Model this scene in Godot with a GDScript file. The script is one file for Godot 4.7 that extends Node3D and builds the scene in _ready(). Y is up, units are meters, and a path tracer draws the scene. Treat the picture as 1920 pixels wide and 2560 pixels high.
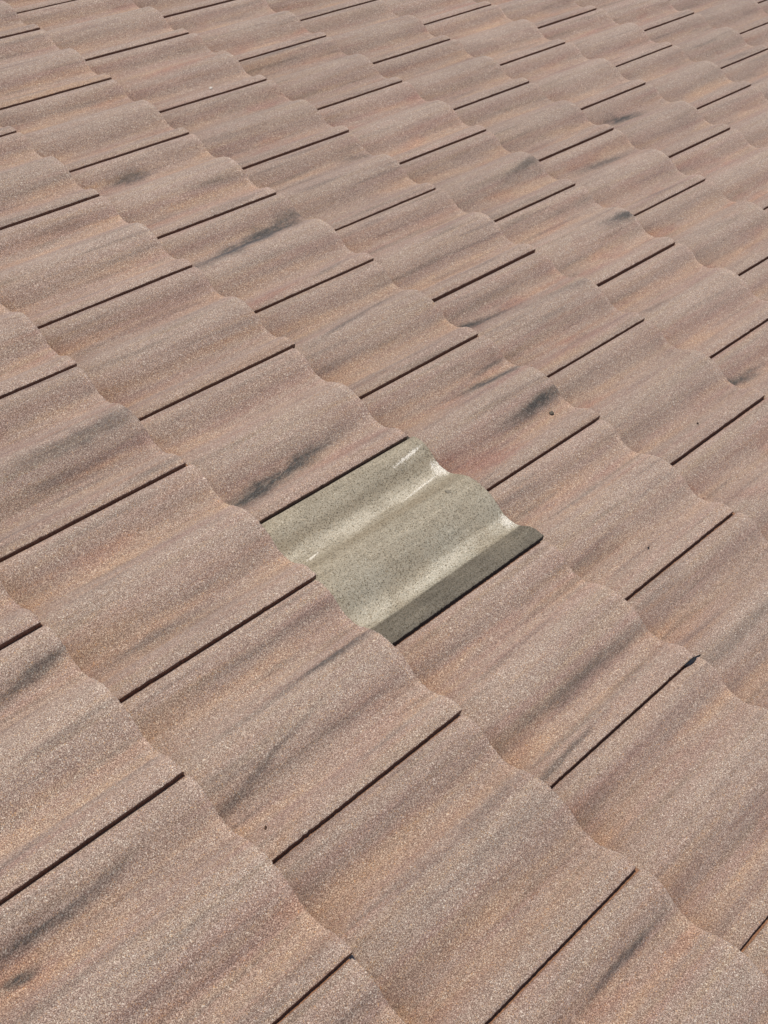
extends Node3D
# A roof of double-roll concrete tiles in half bond. Roof axes: x along the courses, y out of the roof, z up the slope.

const TILE_WIDTH := 0.30        # cover width
const GAUGE := 0.35823          # length of a tile that shows
const TILE_LENGTH := 0.425
const STEP := 0.027             # rise of a nose above the tile below it
const PITCH := 14.6
const EYE := Vector3(1.0622, 1.2281, 0.9364)

var roof: Node3D
var camera: Camera3D
var coated: StandardMaterial3D
var bare: StandardMaterial3D
var body: StandardMaterial3D
var bare_body: StandardMaterial3D
var crown := PackedFloat32Array()
var marks: Array[Dictionary] = []
var course_shift := {}
var tile_shift := {}
var rng := RandomNumberGenerator.new()
var soft := FastNoiseLite.new()
var fine := FastNoiseLite.new()


func _ready() -> void:
	var slope := Basis(Vector3.RIGHT, -deg_to_rad(PITCH))
	var origin := Vector3(0, 4, 0)
	camera = Camera3D.new()
	camera.name = "camera"
	camera.fov = 47.06
	camera.near = 0.02
	camera.far = 900.0
	var right := Vector3(0.6959468, 0.1811396, -0.69487157)
	var down := Vector3(0.57212708, -0.72465993, 0.38410753)
	var ahead := Vector3(-0.4339685, -0.66487325, -0.60795962)
	camera.transform = Transform3D(slope * Basis(right, -down, -ahead), origin + slope * EYE)
	add_child(camera)

	var around := WorldEnvironment.new()
	around.name = "world_environment"
	var env := Environment.new()
	env.background_mode = Environment.BG_SKY
	var air := ProceduralSkyMaterial.new()
	air.sky_top_color = Color(0.42, 0.53, 0.70)
	air.sky_horizon_color = Color(0.80, 0.82, 0.84)
	air.sky_curve = 0.12
	air.ground_bottom_color = Color(0.30, 0.28, 0.24)
	air.ground_horizon_color = Color(0.58, 0.58, 0.56)
	env.sky = Sky.new()
	env.sky.sky_material = air
	env.tonemap_mode = Environment.TONE_MAPPER_LINEAR
	env.tonemap_exposure = 1.0
	env.sdfgi_enabled = true
	env.ssao_enabled = true
	env.ssil_enabled = true
	around.environment = env
	add_child(around)

	var sun := DirectionalLight3D.new()
	sun.name = "sun"
	sun.light_energy = 1.21
	sun.light_color = Color(1.0, 0.95, 0.875)
	sun.light_angular_distance = 0.5
	sun.shadow_enabled = true
	var towards := slope * Vector3(-0.22, 1.0, 0.25).normalized()
	sun.look_at_from_position(towards * 20.0, Vector3.ZERO, Vector3.UP)
	add_child(sun)

	soft.seed = 11
	soft.noise_type = FastNoiseLite.TYPE_SIMPLEX_SMOOTH
	soft.frequency = 1.0
	soft.fractal_octaves = 3
	fine.seed = 23
	fine.noise_type = FastNoiseLite.TYPE_SIMPLEX
	fine.frequency = 1.0
	fine.fractal_octaves = 2
	shape_crown()
	make_materials()
	list_marks()
	list_shifts()

	var ground := MeshInstance3D.new()
	ground.name = "ground"
	var sheet := PlaneMesh.new()
	sheet.size = Vector2(800, 800)
	var soil := StandardMaterial3D.new()
	soil.albedo_color = Color(0.33, 0.31, 0.26)
	soil.roughness = 1.0
	sheet.material = soil
	ground.mesh = sheet
	ground.set_meta("kind", "structure")
	ground.set_meta("label", "bare ground far below the tiled roof")
	add_child(ground)

	roof = Node3D.new()
	roof.name = "tiled_roof"
	roof.transform = Transform3D(slope, origin)
	roof.set_meta("label", "pitched roof of brownish pink double-roll concrete tiles around one bare grey tile")
	roof.set_meta("category", "roof")
	roof.set_meta("kind", "thing")
	add_child(roof)
	var deck := MeshInstance3D.new()
	deck.name = "roof_deck"
	var board := BoxMesh.new()
	board.size = Vector3(16.4 * TILE_WIDTH, 0.02, 17.2 * GAUGE)
	var felt := StandardMaterial3D.new()
	felt.albedo_color = Color(0.17, 0.16, 0.15)
	felt.roughness = 0.95
	board.material = felt
	deck.mesh = board
	deck.position = Vector3(-0.8 * TILE_WIDTH, -0.098, -3.6 * GAUGE)
	roof.add_child(deck)

	for course in range(-4, 13):
		var from := -9.0 + (0.5 if absi(course) % 2 == 1 else 0.0)
		for n in 16:
			lay_tile(course, from + n)
	small_things()


# ---------------------------------------------------------------- tiles

func shape_crown() -> void:   # height of the tile's top across its width, in 400 steps
	var at := [-0.06, 0.0, 0.02, 0.05, 0.09, 0.125, 0.16, 0.195, 0.23, 0.27, 0.31, 0.34, 0.37, 0.41, 0.455, 0.50, 0.545, 0.59, 0.63, 0.665, 0.70, 0.735, 0.775, 0.81, 0.84, 0.87, 0.90, 0.925, 0.955, 1.0, 1.06]
	var rise := [-8.5, -5.0, -1.6, 1.6, 2.0, -0.6, -6.0, -12.6, -17.4, -18.8, -18.3, -14.8, -8.8, -1.6, 3.9, 5.6, 5.2, 2.9, -1.2, -6.4, -13.0, -17.6, -18.8, -18.3, -15.2, -9.2, -2.8, 0.2, 1.4, 0.4, -1.5]
	for i in 401:
		var x := i / 400.0
		var k := 1
		while k < at.size() - 3 and x > at[k + 1]:
			k += 1
		var t: float = (x - at[k]) / (at[k + 1] - at[k])
		crown.append(0.001 * cubic_interpolate_in_time(rise[k], rise[k + 1], rise[k - 1], rise[k + 2], t, at[k + 1] - at[k], at[k - 1] - at[k], at[k + 2] - at[k]))


func crown_at(share: float) -> float:
	var f := clampf(share, 0.0, 1.0) * 400.0
	var i := mini(int(f), 399)
	return lerpf(crown[i], crown[i + 1], f - i)


func lay_tile(course: int, left: float) -> void:
	var grey := course == 1 and is_equal_approx(left, 0.5)
	rng.seed = 7919 * (course + 40) + int(left * 2.0) * 104729 + 5
	var shift := Vector2(rng.randfn(0.0, 0.3), rng.randfn(0.0, 2.5))
	if tile_shift.has(course) and tile_shift[course].has(left + 1.0):
		shift = tile_shift[course][left + 1.0]
	shift += course_shift.get(course, Vector2.ZERO)
	var place := Vector3(left * TILE_WIDTH + 0.001 * shift.x, rng.randfn(0.0, 0.0002), -course * GAUGE - 0.001 * shift.y)
	var turn := Basis(Vector3.UP, rng.randfn(0.0, 0.0010)) * Basis(Vector3.RIGHT, atan2(STEP, GAUGE)) * Basis(Vector3.BACK, rng.randfn(0.0, 0.0003))
	var middle := place + Vector3(TILE_WIDTH * 0.5, 0, GAUGE * 0.5) - EYE
	var far := middle.length()
	var right := Vector3(0.6959468, 0.1811396, -0.69487157)
	var down := Vector3(0.57212708, -0.72465993, 0.38410753)
	var ahead := Vector3(-0.4339685, -0.66487325, -0.60795962)
	var depth := middle.dot(ahead)
	var seen := depth > 0.1 and absf(middle.dot(right)) < 0.327 * depth + 0.27 and absf(middle.dot(down)) < 0.4355 * depth + 0.27
	var fineness := 0.0085
	if seen:
		fineness = 0.0013 if grey else clampf(0.0014 * far, 0.0022, 0.005)
	var tile := MeshInstance3D.new()
	tile.name = "roof_tile"
	tile.mesh = tile_mesh(course, left, grey, fineness)
	tile.transform = Transform3D(turn, place)
	if grey:
		tile.set_meta("label", "bare grey concrete tile that has lost its brown coating")
	roof.add_child(tile, true)


func tile_mesh(course: int, left: float, grey: bool, fineness: float) -> ArrayMesh:
	var salt := Vector2(rng.randf_range(0, 900), rng.randf_range(0, 900))
	var x0 := 0.0041
	var x1 := TILE_WIDTH - 0.0004
	var columns := PackedFloat32Array()
	var nx := int(ceil((x1 - x0) / fineness))
	columns.append(x0)
	for e in [0.0007, 0.0018]:
		columns.append(x0 + e)
	for i in range(1, nx):
		columns.append(lerpf(x0 + 0.0018, x1 - 0.0016, float(i) / nx))
	for e in [0.0016, 0.0006, 0.0]:
		columns.append(x1 - e)
	var rows := PackedFloat32Array([0.0, 0.0007, 0.0018])
	var along := fineness * (1.2 if grey else 2.2)
	var nz := int(ceil((GAUGE + 0.025) / along))
	for j in range(1, nz + 1):
		rows.append(lerpf(0.0018, GAUGE + 0.025, float(j) / nz))
	rows.append(TILE_LENGTH)
	nx = columns.size()
	nz = rows.size()
	var mine: Array[Dictionary] = []
	for m in marks:
		if m.course == course and m.u >= left and m.u < left + 1.0:
			mine.append(m)
	var look := {"ochre": rng.randf_range(-0.05, 0.34), "red": rng.randf_range(0.0, 0.6), "nose_brown": rng.randf_range(0.35, 1.0), "tone": rng.randf_range(0.89, 1.0), "smoke": rng.randf_range(0.30, 0.75), "grey": rng.randf_range(0.0, 0.6)}
	var spots := PackedVector3Array()
	var tints := PackedColorArray()
	var uvs := PackedVector2Array()
	spots.resize(nx * nz)
	tints.resize(nx * nz)
	uvs.resize(nx * nz)
	var nick := PackedFloat32Array()
	for x in columns:
		nick.append(0.0011 * fine.get_noise_2d(x * 260.0 + salt.x, salt.y) + 0.0016 * maxf(0.0, soft.get_noise_2d(x * 90.0 + salt.y, salt.x) - 0.35))
	for j in nz:
		var z := rows[j]
		var ragged := 0.0004 * fine.get_noise_2d(z * 110.0 + salt.y, salt.x + 50.0) - 0.0022 * maxf(0.0, fine.get_noise_2d(z * 120.0 + salt.x, salt.y + 70.0) - 0.42)
		for i in nx:
			var x := columns[i]
			var y := crown_at(x / TILE_WIDTH)
			y += 0.0005 * soft.get_noise_2d(x * 22.0 + salt.x, z * 9.0 + salt.y)
			var to_left := x - x0
			var to_right := x1 - x
			if to_left < 0.0018:
				y -= 0.0014 * pow(1.0 - to_left / 0.0018, 2.0)
			if to_right < 0.0016:
				y -= 0.0009 * pow(1.0 - to_right / 0.0016, 2.0)
			if z < 0.0018:
				y -= 0.0010 * pow(1.0 - z / 0.0018, 2.0)
			var k := j * nx + i
			var px := x + ragged * clampf(1.0 - to_right / 0.004, 0.0, 1.0)
			spots[k] = Vector3(px, y, z + nick[i] * clampf(1.0 - z / 0.006, 0.0, 1.0))
			uvs[k] = Vector2(x + salt.x, z + salt.y) / (0.41 if grey else 0.30)
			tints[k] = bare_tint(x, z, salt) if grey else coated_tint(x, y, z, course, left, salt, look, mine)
	var bends := PackedVector3Array()
	bends.resize(nx * nz)
	var faces := PackedInt32Array()
	faces.resize((nx - 1) * (nz - 1) * 6)
	var f := 0
	for j in nz:
		for i in nx:
			var ax := spots[j * nx + mini(i + 1, nx - 1)] - spots[j * nx + maxi(i - 1, 0)]
			var az := spots[mini(j + 1, nz - 1) * nx + i] - spots[maxi(j - 1, 0) * nx + i]
			bends[j * nx + i] = az.cross(ax).normalized()
			if i < nx - 1 and j < nz - 1:
				var a := j * nx + i
				faces[f] = a
				faces[f + 1] = a + 1
				faces[f + 2] = a + nx + 1
				faces[f + 3] = a
				faces[f + 4] = a + nx + 1
				faces[f + 5] = a + nx
				f += 6
	var mesh := ArrayMesh.new()
	var arrays := []
	arrays.resize(Mesh.ARRAY_MAX)
	arrays[Mesh.ARRAY_VERTEX] = spots
	arrays[Mesh.ARRAY_NORMAL] = bends
	arrays[Mesh.ARRAY_COLOR] = tints
	arrays[Mesh.ARRAY_TEX_UV] = uvs
	arrays[Mesh.ARRAY_INDEX] = faces
	mesh.add_surface_from_arrays(Mesh.PRIMITIVE_TRIANGLES, arrays)
	mesh.surface_set_material(0, bare if grey else coated)
	# the broken sides, the underlock that reaches under the next tile, and the underside
	var st := SurfaceTool.new()
	st.begin(Mesh.PRIMITIVE_TRIANGLES)
	var edge := func(p: Vector3) -> Vector3:
		if p.x > TILE_WIDTH - 0.026:
			return Vector3(p.x, p.y - 0.0085, p.z)
		# the nose bears on the tile below, half a tile across
		var bearing := crown_at(fposmod(p.x / TILE_WIDTH + 0.5, 1.0)) - STEP * (1.0 - p.z / GAUGE * 0.0) + 0.0008
		return Vector3(p.x, minf(p.y - 0.011, bearing if p.z < 0.003 else p.y - 0.0165), p.z)
	for j in nz - 1:
		var p := spots[j * nx + nx - 1]
		var q := spots[(j + 1) * nx + nx - 1]
		quad(st, p, q, edge.call(q), edge.call(p), Vector3.RIGHT)
		p = spots[j * nx]
		q = spots[(j + 1) * nx]
		quad(st, q, p, edge.call(p), edge.call(q), Vector3.LEFT)
	var jump := maxi(1, nx / 36)
	var i := 0
	while i < nx - 1:
		var n := mini(i + jump, nx - 1)
		for w in range(i, n):
			quad(st, spots[w], spots[w + 1], edge.call(spots[w + 1]), edge.call(spots[w]), Vector3.FORWARD)
		var top := (nz - 1) * nx
		quad(st, spots[top + n], spots[top + i], edge.call(spots[top + i]), edge.call(spots[top + n]), Vector3.BACK)
		quad(st, edge.call(spots[n]), edge.call(spots[top + n]), edge.call(spots[top + i]), edge.call(spots[i]), Vector3.DOWN)
		i = n
	var low := crown_at(1.0) - 0.0100
	var tongue := [Vector3(-0.021, low, 0.0006), Vector3(x0 + 0.001, low, 0.0006), Vector3(x0 + 0.001, low, TILE_LENGTH), Vector3(-0.021, low, TILE_LENGTH)]
	var under := Vector3(0, -0.0035, 0)
	quad(st, tongue[0], tongue[3], tongue[2], tongue[1], Vector3.UP)
	quad(st, tongue[0] + under, tongue[1] + under, tongue[2] + under, tongue[3] + under, Vector3.DOWN)
	quad(st, tongue[0], tongue[1], tongue[1] + under, tongue[0] + under, Vector3.FORWARD)
	quad(st, tongue[3], tongue[0], tongue[0] + under, tongue[3] + under, Vector3.LEFT)
	st.set_material(bare_body if grey else body)
	st.commit(mesh)
	return mesh


func quad(st: SurfaceTool, a: Vector3, b: Vector3, c: Vector3, d: Vector3, out: Vector3) -> void:
	var normal := (c - a).cross(b - a).normalized()
	var turned := normal.dot(out) < 0.0
	if turned:
		normal = -normal
	var order := [a, c, b, a, d, c] if turned else [a, b, c, a, c, d]
	for p: Vector3 in order:
		st.set_normal(normal)
		st.set_uv(Vector2(p.x + p.y * 0.7, p.z + p.y * 0.8) / 0.41)
		st.add_vertex(p)


func coated_tint(x: float, y: float, z: float, course: int, left: float, salt: Vector2, look: Dictionary, mine: Array[Dictionary]) -> Color:
	var share := x / TILE_WIDTH
	var v := course - z / GAUGE
	var streaky := soft.get_noise_2d(x * 24.0 + salt.x, z * 3.2 + salt.y)
	var cloudy := soft.get_noise_2d(x * 7.0 + salt.y, z * 5.0 + salt.x)
	var valley := smoothstep(-0.006, -0.0165, y)
	var worn := smoothstep(-0.003, 0.0045, y)
	var r := 0.80
	var g := 0.755
	var b := 0.725
	# weathered crowns and lips are paler and greyer than the flanks
	r = lerpf(r, 0.82, worn)
	g = lerpf(g, 0.815, worn)
	b = lerpf(b, 0.79, worn)
	# run-off has combed the coating into long pink, tan and grey bands
	var comb := soft.get_noise_2d(x * 40.0 + salt.y * 1.7, z * 1.6 + salt.x)
	var comb2 := soft.get_noise_2d(x * 55.0 - salt.x * 1.3, z * 2.2 - salt.y)
	var pink: float = clampf(comb * 1.5, 0.0, 1.0) * (1.0 - 0.6 * worn)
	r *= 1.0 - 0.05 * pink
	g *= 1.0 - 0.14 * pink
	b *= 1.0 - 0.13 * pink
	var tan: float = clampf(comb2 * 1.4, 0.0, 1.0)
	b *= 1.0 - 0.12 * tan
	g *= 1.0 - 0.03 * tan
	var pale: float = clampf(look.grey * clampf(0.6 + 1.4 * cloudy, 0.0, 1.0) + 0.9 * maxf(0.0, -comb), 0.0, 1.0) * 0.7
	r = lerpf(r, 0.755, pale)
	g = lerpf(g, 0.755, pale)
	b = lerpf(b, 0.715, pale)
	# ochre wash that has run down the valleys
	var silt := smoothstep(GAUGE - 0.055, GAUGE, z) * smoothstep(0.002, -0.012, y)   # fines that settle below the nose of the tile above
	var wash: float = maxf(valley, silt) * clampf(look.ochre + 0.3 * silt + 0.9 * streaky + 0.25 * cloudy, 0.0, 1.0)
	# rust red patches
	var rust: float = look.red * smoothstep(0.12, 0.55, soft.get_noise_2d(x * 13.0 - salt.x, z * 4.0 + salt.y * 2.0)) * (0.4 + 0.6 * valley)
	var dark := 0.0
	# faint smoky streaks
	dark = look.smoke * 0.42 * smoothstep(0.16, 0.55, soft.get_noise_2d(x * 46.0 + salt.y * 3.0, z * 2.4 - salt.x))
	for m in mine:
		var av: float = (v - m.v) / m.half
		if absf(av) > 1.3:
			continue
		var centre: float = m.u + m.slant * (v - m.v)
		var wide: float = m.wide * (1.0 + 0.5 * soft.get_noise_2d(z * 14.0 + salt.x, m.u * 40.0))
		var au: float = ((left + share - centre) * TILE_WIDTH + 0.003 * soft.get_noise_2d(z * 9.0 + m.v * 31.0, salt.y)) / wide
		var d := av * av + au * au
		if d > 3.0:
			continue
		var crumb := fine.get_noise_2d(x * 330.0 + salt.y, z * 90.0 + salt.x)
		var thread := 0.5 + 0.5 * soft.get_noise_2d(x * 95.0 + salt.x, z * 7.0 + salt.y)
		var much: float = m.much * clampf(exp(-d * 1.1) * (0.55 + 1.1 * thread + 0.4 * crumb) - 0.05, 0.0, 1.0)
		if m.kind == "dark":
			dark = maxf(dark, much)
		elif m.kind == "ochre":
			wash = maxf(wash, much)
		else:
			rust = maxf(rust, much)
	r = lerpf(r, 0.89, wash * 0.75)
	g = lerpf(g, 0.755, wash * 0.75)
	b = lerpf(b, 0.58, wash * 0.75)
	# coating gets darker and browner towards the nose of the tile above
	var nose_brown: float = look.nose_brown * exp(-maxf(0.0, GAUGE - z) / (0.050 + 0.018 * cloudy)) * (0.52 + 0.48 * smoothstep(0.004, -0.010, y))
	r *= 1.0 - 0.28 * nose_brown
	g *= 1.0 - 0.365 * nose_brown
	b *= 1.0 - 0.40 * nose_brown
	r *= 1.0 - 0.08 * rust
	g *= 1.0 - 0.27 * rust
	b *= 1.0 - 0.28 * rust
	r = lerpf(r, 0.15, dark)
	g = lerpf(g, 0.18, dark)
	b = lerpf(b, 0.195, dark)
	var tone: float = look.tone * (1.0 + 0.09 * streaky + 0.07 * cloudy) * (1.0 + 0.16 * smoothstep(0.022, 0.0, z))
	return Color(minf(r * tone, 1.0), minf(g * tone, 1.0), minf(b * tone, 1.0))


func bare_tint(x: float, z: float, salt: Vector2) -> Color:
	var share := x / TILE_WIDTH
	var v := 1.0 - z / GAUGE
	var streaky := soft.get_noise_2d(x * 22.0 + salt.x, z * 4.0 + salt.y)
	var cloudy := soft.get_noise_2d(x * 12.0 + salt.y, z * 9.0 + salt.x)
	var grit := fine.get_noise_2d(x * 420.0, z * 300.0)
	var c := Vector3(0.515, 0.482, 0.418)
	c *= 1.0 + 0.10 * streaky + 0.10 * cloudy
	c *= 1.0 + 0.10 * grit + 0.10 * soft.get_noise_2d(x * 60.0 + 40.0, z * 45.0)
	# a cooler cast towards the nose and the right of the middle roll
	c = c.lerp(Vector3(0.525, 0.522, 0.480), clampf(0.5 + 1.5 * cloudy, 0, 1) * smoothstep(0.3, 0.9, share) * 0.8)
	var comb := soft.get_noise_2d(x * 70.0, z * 4.0 + 9.0)
	c *= 1.0 + 0.13 * comb
	# lime bloom along both valleys, worn through in places
	var bloom := 0.0
	for side in [[0.278, 0.062, 0.66], [0.780, 0.058, 0.66]]:
		var d: float = absf(share - side[0] + 0.014 * streaky) / side[1]
		bloom = maxf(bloom, side[2] * (1.0 - smoothstep(0.35, 1.15, d + 0.4 * grit)))
	c = c.lerp(Vector3(0.86, 0.845, 0.79), bloom * clampf(0.62 + 0.9 * cloudy + 0.5 * grit + 0.5 * comb, 0.0, 1.0))
	# brown dirt right of the first bloom, a browner line left, dark lock strip
	for band in [[0.385, 0.042, 0.75], [0.185, 0.035, 0.5]]:
		var d: float = absf(share - band[0] + 0.010 * streaky) / band[1]
		c = c.lerp(Vector3(0.40, 0.352, 0.282), band[2] * (1.0 - smoothstep(0.3, 1.1, d)) * (0.7 + 0.5 * cloudy))
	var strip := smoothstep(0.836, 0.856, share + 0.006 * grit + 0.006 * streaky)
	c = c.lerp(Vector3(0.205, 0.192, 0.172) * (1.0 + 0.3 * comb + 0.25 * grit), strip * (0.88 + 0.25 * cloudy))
	# white lime scabs at the nose in both valleys, and scratches
	for scab in [[0.262, 0.006, 0.062, 0.016], [0.775, 0.006, 0.052, 0.014], [0.12, 0.045, 0.014, 0.034], [0.30, 0.065, 0.009, 0.050], [0.315, 0.31, 0.010, 0.014]]:
		var dx: float = (share - scab[0]) / scab[2]
		var dz: float = (z - scab[1]) / scab[3]
		var d := dx * dx + dz * dz
		if scab[2] < 0.02:
			dx = (share - scab[0] - 0.35 * (z - scab[1])) / (scab[2] * (0.5 + 0.8 * absf(grit)))
			d = dx * dx + dz * dz
		if d + 0.9 * grit < 0.8:
			c = Vector3(1.0, 1.0, 0.99)
	return Color(clampf(c.x, 0, 1), clampf(c.y, 0, 1), clampf(c.z, 0, 1))


func mark(kind: String, u: float, v: float, half: float, wide: float, much: float, slant: float) -> void:
	marks.append({"kind": kind, "u": u, "v": v, "course": int(ceil(v)), "half": half * 1.5, "wide": wide * 0.9, "much": minf(much * 1.3, 1.0), "slant": slant})


func list_marks() -> void:   # stains that the photograph shows: where on the roof, how long, how wide, how strong
	mark("dark", -1.68, 1.60, 0.42, 0.028, 0.75, -0.18)
	mark("dark", 0.27, 0.34, 0.29, 0.019, 0.90, -0.11)
	mark("dark", -0.20, 2.15, 0.21, 0.011, 0.90, 0.11)
	mark("dark", 0.33, 1.78, 0.18, 0.010, 0.70, 0.12)
	mark("dark", 0.23, 1.87, 0.10, 0.007, 0.55, -0.05)
	mark("dark", 0.67, 1.85, 0.18, 0.014, 0.75, -0.08)
	mark("dark", -0.47, -0.28, 0.33, 0.023, 0.45, -0.04)
	mark("dark", 0.69, -1.14, 0.15, 0.011, 0.55, -0.20)
	mark("dark", -0.31, -0.41, 0.26, 0.013, 0.35, -0.04)
	mark("dark", 0.79, -0.67, 0.17, 0.011, 0.40, 0.01)
	mark("dark", 1.65, -0.76, 0.22, 0.006, 0.45, -0.24)
	mark("dark", 1.41, -0.24, 0.21, 0.008, 0.65, 0.02)
	mark("dark", 0.82, -0.59, 0.20, 0.014, 0.30, 0.11)
	mark("dark", 1.77, -1.79, 0.04, 0.008, 0.80, 0.12)
	mark("dark", 1.68, -1.65, 0.14, 0.009, 0.65, 0.01)
	mark("dark", 1.68, -1.45, 0.11, 0.008, 0.35, -0.18)
	mark("dark", -2.77, 1.40, 0.11, 0.017, 0.60, 0.00)
	mark("dark", -2.23, 2.88, 0.09, 0.014, 0.40, 0.18)
	mark("dark", -0.45, 3.92, 0.13, 0.015, 0.70, 0.10)
	mark("dark", -1.73, 5.41, 0.15, 0.018, 0.85, 0.14)
	mark("dark", -1.22, 4.61, 0.20, 0.018, 0.50, 0.08)
	mark("dark", -1.41, 3.86, 0.18, 0.014, 0.55, -0.15)
	mark("dark", 1.24, 3.13, 0.14, 0.014, 0.85, 0.22)
	mark("dark", 1.24, 3.31, 0.10, 0.008, 0.50, 0.06)
	mark("dark", 2.44, 0.19, 0.18, 0.007, 0.50, -0.08)
	mark("dark", 2.21, 0.57, 0.44, 0.012, 0.45, -0.01)
	mark("dark", 2.21, 0.05, 0.11, 0.013, 0.35, 0.03)
	mark("dark", 3.20, -0.32, 0.16, 0.006, 0.55, -0.04)
	mark("dark", 2.73, -0.99, 0.04, 0.004, 0.30, -0.02)
	mark("dark", 2.53, 1.13, 0.46, 0.013, 0.30, -0.01)
	mark("dark", 1.27, -0.39, 0.09, 0.008, 0.30, -0.01)
	mark("dark", -0.61, 4.54, 0.20, 0.011, 0.35, 0.15)
	mark("dark", -0.59, 1.56, 0.23, 0.009, 0.45, -0.18)
	mark("dark", -0.02, 2.98, 0.32, 0.014, 0.25, 0.13)
	mark("dark", 2.35, 0.73, 0.12, 0.006, 0.40, -0.02)
	mark("dark", 1.69, -0.89, 0.08, 0.007, 0.40, -0.17)
	mark("dark", -1.09, 1.72, 0.12, 0.009, 0.30, -0.15)
	mark("dark", 2.41, -0.25, 0.14, 0.012, 0.25, -0.09)
	mark("dark", -2.36, 1.77, 0.12, 0.012, 0.35, 0.09)
	mark("dark", -3.96, 3.40, 0.16, 0.014, 0.20, -0.20)
	mark("dark", 0.41, 3.26, 0.13, 0.010, 0.30, 0.14)
	mark("ochre", -4.01, 1.57, 0.39, 0.027, 0.90, 0.01)
	mark("ochre", -4.06, 2.42, 0.37, 0.025, 0.70, -0.06)
	mark("ochre", -3.86, 3.31, 0.27, 0.020, 0.60, -0.14)
	mark("ochre", 0.68, -0.90, 0.19, 0.029, 0.50, -0.03)
	mark("ochre", 0.26, -0.94, 0.11, 0.022, 0.50, 0.03)
	mark("ochre", -0.51, 0.52, 0.49, 0.019, 0.40, -0.09)
	mark("ochre", 2.77, -0.98, 0.06, 0.016, 0.90, 0.01)
	mark("ochre", 1.96, -0.88, 0.13, 0.010, 0.40, -0.39)
	mark("ochre", 3.13, 0.04, 0.20, 0.013, 0.50, -0.10)
	mark("ochre", 1.80, 0.91, 0.13, 0.014, 0.40, 0.10)
	mark("ochre", 0.33, 1.23, 0.17, 0.026, 0.50, 0.13)
	mark("ochre", -1.30, 4.80, 0.26, 0.017, 0.50, 0.01)
	mark("ochre", 0.44, 2.35, 0.21, 0.015, 0.40, 0.00)
	mark("ochre", 2.32, -0.86, 0.12, 0.011, 0.50, -0.17)
	mark("ochre", 1.61, 0.13, 0.12, 0.018, 0.45, 0.00)
	mark("ochre", 1.18, -0.89, 0.17, 0.014, 0.50, -0.12)
	mark("red", 0.82, 1.33, 0.14, 0.023, 0.70, 0.09)
	mark("red", 0.69, 1.03, 0.18, 0.018, 0.50, 0.11)
	mark("red", -1.07, 1.26, 0.21, 0.018, 0.60, -0.07)
	mark("red", 0.35, 0.71, 0.15, 0.017, 0.50, -0.01)
	mark("red", 0.80, 2.08, 0.15, 0.015, 0.60, 0.09)
	mark("red", -4.00, 2.49, 0.30, 0.016, 0.60, -0.10)
	mark("red", 1.96, 2.26, 0.10, 0.019, 0.40, 0.28)
	mark("red", -2.64, 2.68, 0.19, 0.019, 0.30, 0.09)


func list_shifts() -> void:   # how far courses and tiles lie off the even pattern, in millimetres
	course_shift[-1] = Vector2(0.3, 2.3)
	tile_shift[-1] = {0.5: Vector2(-0.8, -3.2), 1.5: Vector2(0.4, 0.2), 2.5: Vector2(0.4, 2.9)}
	course_shift[0] = Vector2(-0.2, 1.2)
	tile_shift[0] = {-1.0: Vector2(-0.0, 3.3), 0.0: Vector2(-0.3, -0.7), 1.0: Vector2(-0.2, 4.9), 2.0: Vector2(0.1, -2.0), 3.0: Vector2(0.4, -5.4)}
	course_shift[1] = Vector2(-2.0, 6.3)
	tile_shift[1] = {-2.5: Vector2(-0.8, 2.2), -1.5: Vector2(-0.1, 3.9), -0.5: Vector2(0.2, 3.7), 0.5: Vector2(0.3, -7.3), 1.5: Vector2(-0.2, 1.8), 2.5: Vector2(0.7, -4.2)}
	course_shift[2] = Vector2(4.3, -6.4)
	tile_shift[2] = {-5.0: Vector2(-0.8, 2.7), -4.0: Vector2(-0.0, 2.1), -3.0: Vector2(0.2, -1.4), -2.0: Vector2(0.4, 0.2), -1.0: Vector2(0.5, 4.5), 0.0: Vector2(0.4, -4.6), 1.0: Vector2(0.3, 1.5), 2.0: Vector2(0.0, -5.1)}
	course_shift[3] = Vector2(2.4, -3.8)
	tile_shift[3] = {-4.5: Vector2(-0.2, -8.4), -3.5: Vector2(-0.3, 2.9), -2.5: Vector2(-0.8, 6.2), -1.5: Vector2(0.5, -3.9), -0.5: Vector2(0.0, 1.3), 0.5: Vector2(0.8, 1.8)}
	course_shift[4] = Vector2(-2.3, -10.9)
	tile_shift[4] = {-4.0: Vector2(-0.2, 3.3), -2.0: Vector2(-0.4, 2.5), -1.0: Vector2(0.6, -5.8)}
	course_shift[5] = Vector2(-4.9, -7.0)
	tile_shift[5] = {-2.5: Vector2(-0.5, 1.2), -1.5: Vector2(-0.2, 0.6), -0.5: Vector2(0.7, -1.7)}
	course_shift[6] = Vector2(-3.2, -7.4)
	tile_shift[6] = {-4.0: Vector2(0.8, -7.1), -3.0: Vector2(0.1, -3.2), -2.0: Vector2(-0.8, 6.7), -1.0: Vector2(-0.4, 3.6)}
	course_shift[7] = Vector2(-2.1, -4.3)
	tile_shift[7] = {-3.5: Vector2(0.8, -7.2), -2.5: Vector2(-0.4, 4.1), -1.5: Vector2(-0.7, 3.1)}
	course_shift[8] = Vector2(0.7, -6.1)
	tile_shift[8] = {-3.0: Vector2(0.0, 0.0)}


# ---------------------------------------------------------------- materials

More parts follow.
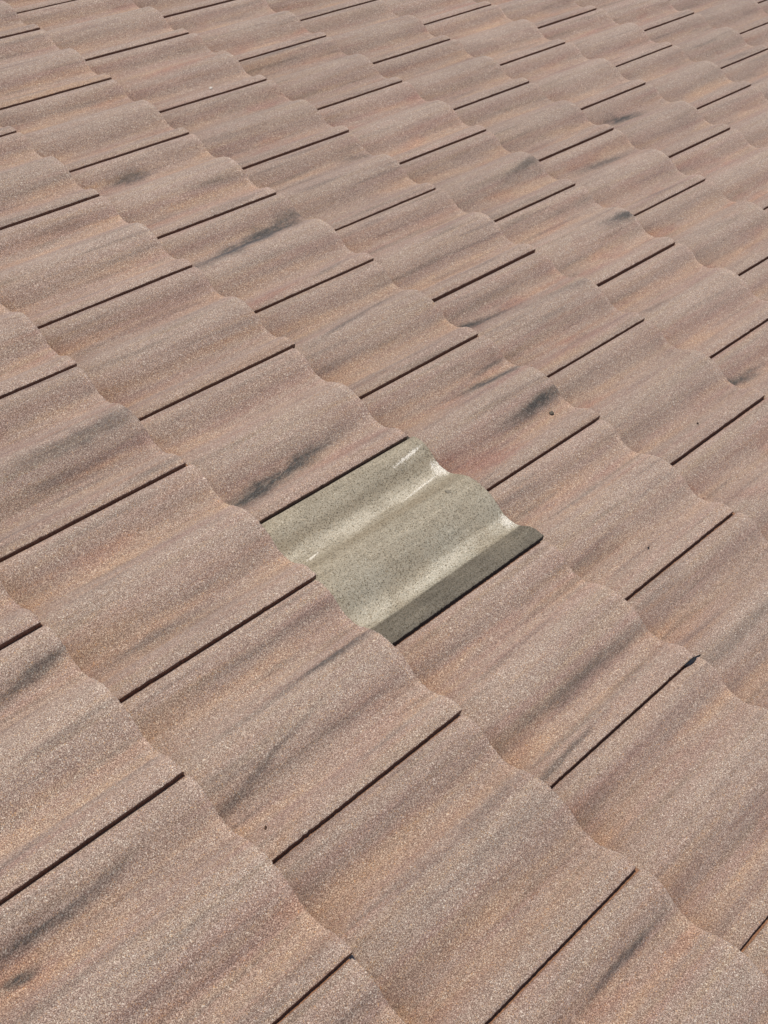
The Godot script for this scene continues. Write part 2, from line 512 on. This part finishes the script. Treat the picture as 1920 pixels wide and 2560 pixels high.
func make_materials() -> void:
	var grains := granules(1024, 4.0)
	coated = StandardMaterial3D.new()
	coated.resource_name = "granular tile coating"
	coated.vertex_color_use_as_albedo = true
	coated.albedo_texture = grains[0]
	coated.heightmap_enabled = true
	coated.heightmap_texture = grains[1]
	coated.heightmap_scale = 0.045
	coated.rim_enabled = true
	coated.rim = 0.4
	coated.rim_tint = 0.4
	coated.roughness = 0.92
	coated.metallic_specular = 0.35
	var raw := raw_concrete(1024)
	bare = StandardMaterial3D.new()
	bare.resource_name = "bare concrete"
	bare.vertex_color_use_as_albedo = true
	bare.albedo_texture = raw[0]
	bare.heightmap_enabled = true
	bare.heightmap_texture = raw[1]
	bare.heightmap_scale = 0.035
	bare.roughness = 0.93
	bare.metallic_specular = 0.3
	body = StandardMaterial3D.new()
	body.resource_name = "tile body"
	body.albedo_texture = raw[0]
	body.albedo_color = Color(0.66, 0.51, 0.43)
	body.roughness = 0.95
	bare_body = body.duplicate()
	bare_body.albedo_color = Color(0.36, 0.35, 0.33)


func granules(side: int, pitch: float) -> Array:   # packed stone chips on a dark binder: colour and height
	rng.seed = 4242
	var n := int(side / pitch)
	var step := float(side) / n
	var hue := PackedByteArray()
	var tall := PackedByteArray()
	hue.resize(side * side * 3)
	tall.resize(side * side)
	for k in side * side:
		var dim := rng.randi_range(0, 22)
		hue[k * 3] = 116 + dim
		hue[k * 3 + 1] = 96 + dim
		hue[k * 3 + 2] = 85 + dim
	for cell in n * n:
		var cx := (cell % n + rng.randf_range(0.1, 0.9)) * step
		var cy := (cell / n + rng.randf_range(0.1, 0.9)) * step
		var big := rng.randf()
		var a := step * (rng.randf_range(0.42, 0.66) if big < 0.93 else rng.randf_range(0.7, 0.95))
		var stretch := rng.randf_range(0.7, 1.0)
		var t := rng.randf() * PI
		var ct := cos(t)
		var sn := sin(t)
		var pick := rng.randf()
		var c := Color8(202, 180, 165)
		if pick < 0.24:
			c = Color8(216, 196, 180)
		elif pick < 0.46:
			c = Color8(184, 162, 149)
		elif pick < 0.56:
			c = Color8(170, 142, 128)
		elif pick < 0.63:
			c = Color8(150, 130, 118)
		elif pick < 0.69:
			c = Color8(244, 232, 217)
		elif pick < 0.73:
			c = Color8(210, 174, 138)
		var top := rng.randf_range(150, 255) * minf(a / (step * 0.6), 1.0)
		var reach := int(ceil(a)) + 1
		for dy in range(-reach, reach + 1):
			for dx in range(-reach, reach + 1):
				var gx := int(floor(cx)) + dx
				var gy := int(floor(cy)) + dy
				var ox := gx + 0.5 - cx
				var oy := gy + 0.5 - cy
				var p := (ox * ct + oy * sn) / a
				var q := (oy * ct - ox * sn) / (a * stretch)
				var d := p * p + q * q
				if d < 1.0:
					var h := int(top * sqrt(1.0 - d))
					var k := posmod(gy, side) * side + posmod(gx, side)
					if h > tall[k]:
						tall[k] = h
						hue[k * 3] = c.r8
						hue[k * 3 + 1] = c.g8
						hue[k * 3 + 2] = c.b8
	var color := Image.create_from_data(side, side, false, Image.FORMAT_RGB8, hue)
	var height := Image.create_from_data(side, side, false, Image.FORMAT_L8, tall)
	return [ImageTexture.create_from_image(color), ImageTexture.create_from_image(height)]


func raw_concrete(side: int) -> Array:   # fine grey paste with sand grains and pin holes
	rng.seed = 777
	var hue := PackedByteArray()
	var tall := PackedByteArray()
	hue.resize(side * side * 3)
	tall.resize(side * side)
	for k in side * side:
		var dim := rng.randi_range(-16, 16)
		hue[k * 3] = 214 + dim
		hue[k * 3 + 1] = 208 + dim
		hue[k * 3 + 2] = 195 + dim
		tall[k] = 150 + dim
	for s in 52000:
		var pit := s % 5 < 2
		var cx := rng.randf() * side
		var cy := rng.randf() * side
		var a := rng.randf_range(0.8, 2.1)
		if s % 97 == 0:
			a = rng.randf_range(2.0, 3.4)
		var dim := rng.randi_range(-85, -25) if s % 10 < 8 else rng.randi_range(16, 44)
		var warm := rng.randi_range(-6, 8)
		var reach := int(ceil(a))
		for dy in range(-reach, reach + 1):
			for dx in range(-reach, reach + 1):
				var ox := floorf(cx) + dx + 0.5 - cx
				var oy := floorf(cy) + dy + 0.5 - cy
				if ox * ox + oy * oy < a * a:
					var k := posmod(int(floor(cy)) + dy, side) * side + posmod(int(floor(cx)) + dx, side)
					hue[k * 3] = clampi(214 + dim + warm, 0, 255)
					hue[k * 3 + 1] = clampi(208 + dim, 0, 255)
					hue[k * 3 + 2] = clampi(195 + dim - warm, 0, 255)
					tall[k] = 40 if pit else 210
	var color := Image.create_from_data(side, side, false, Image.FORMAT_RGB8, hue)
	var height := Image.create_from_data(side, side, false, Image.FORMAT_L8, tall)
	return [ImageTexture.create_from_image(color), ImageTexture.create_from_image(height)]


# ---------------------------------------------------------------- small loose things on the roof

func on_roof(u: float, v: float, lift: float) -> Vector3:   # a point on the tile that shows there
	var course := int(ceil(v))
	var odd := 0.5 if absi(course) % 2 == 1 else 0.0
	var share := fposmod(u - odd, 1.0)
	return Vector3(u * TILE_WIDTH, crown_at(share) - STEP * (course - v) + lift, -v * GAUGE)


func loose(called: String, label: String, category: String, mesh: Mesh, u: float, v: float, lift: float, turn: float) -> MeshInstance3D:
	var o := MeshInstance3D.new()
	o.name = called
	o.mesh = mesh
	o.transform = roof.transform * Transform3D(Basis(Vector3.UP, turn), on_roof(u, v, lift))
	o.set_meta("label", label)
	o.set_meta("category", category)
	add_child(o, true)
	return o


func lump(size: Vector3, color: Color, salt: float) -> ArrayMesh:   # an uneven little stone
	var st := SurfaceTool.new()
	st.begin(Mesh.PRIMITIVE_TRIANGLES)
	var ball := SphereMesh.new()
	ball.radius = 0.5
	ball.height = 1.0
	ball.radial_segments = 14
	ball.rings = 8
	var parts := ball.get_mesh_arrays()
	var spots: PackedVector3Array = parts[Mesh.ARRAY_VERTEX]
	for i: int in parts[Mesh.ARRAY_INDEX]:
		var p := spots[i]
		st.add_vertex(p * size * (1.0 + 0.45 * fine.get_noise_3d(p.x * 2.2 + salt, p.y * 2.2, p.z * 2.2)))
	st.index()
	st.generate_normals()
	var m := StandardMaterial3D.new()
	m.albedo_color = color
	m.roughness = 0.9
	st.set_material(m)
	return st.commit()


func small_things() -> void:
	loose("pebble", "small grey brown pebble on the tile behind the bare grey tile", "pebble", lump(Vector3(0.008, 0.005, 0.009), Color(0.36, 0.33, 0.29), 1.0), 0.782, 1.846, 0.002, 0.4)
	loose("seed", "tiny dark seed on an ochre valley at the right of the roof", "seed", lump(Vector3(0.003, 0.0025, 0.005), Color(0.14, 0.10, 0.08), 4.0), 1.385, 2.48, 0.001, 1.2)
	loose("crumb", "tiny black crumb on the tile right of the bare grey tile", "crumb", lump(Vector3(0.003, 0.0025, 0.004), Color(0.10, 0.07, 0.06), 7.0), 1.859, 1.461, 0.001, 0.2)
	loose("plant_scrap", "tiny dark brown plant scrap in a valley at the bottom left of the roof", "plant scrap", lump(Vector3(0.003, 0.0025, 0.007), Color(0.26, 0.18, 0.13), 9.0), 1.863, -0.87, 0.001, 0.9)
	loose("stone_chip", "small white stone chip lying in the upper left of the roof", "stone chip", lump(Vector3(0.008, 0.005, 0.011), Color(0.80, 0.77, 0.72), 12.0), -3.597, 2.57, 0.002, 0.5)
	var nub := lump(Vector3(0.010, 0.003, 0.008), Color(0.52, 0.49, 0.43), 15.0)
	loose("concrete_crumb", "flat crumb of concrete on the middle roll of the bare grey tile", "crumb", nub, 0.955, 0.865, 0.0005, 0.3)
	# a curled black strip caught at the end of a joint
	var st := SurfaceTool.new()
	st.begin(Mesh.PRIMITIVE_TRIANGLES)
	st.set_smooth_group(0)
	var n := 12
	var ring := 10
	var at := func(i: int, k: int) -> Vector3:
		var t := float(i) / n
		var w := 0.0025 * pow(sin(PI * clampf(t * 0.9 + 0.06, 0.0, 1.0)), 0.8) + 0.0003
		var a := TAU * k / ring
		var fold := 0.0020 * sin(t * 6.0)
		return Vector3(w * cos(a) + fold * 0.5, w * 0.5 * sin(a) + 0.0022 * cos(a) * cos(a) + fold, lerpf(0.024, -0.016, t))
	for i in n:
		for k in ring:
			for p: Vector3 in [at.call(i, k), at.call(i, k + 1), at.call(i + 1, k + 1), at.call(i, k), at.call(i + 1, k + 1), at.call(i + 1, k)]:
				st.add_vertex(p)
	st.index()
	st.generate_normals()
	var m := StandardMaterial3D.new()
	m.albedo_color = Color(0.10, 0.10, 0.11)
	m.roughness = 0.35
	st.set_material(m)
	loose("rubber_scrap", "curled black rubber scrap wedged in a tile joint at the right", "rubber scrap", st.commit(), 2.507, 0.99, 0.002, -0.1)
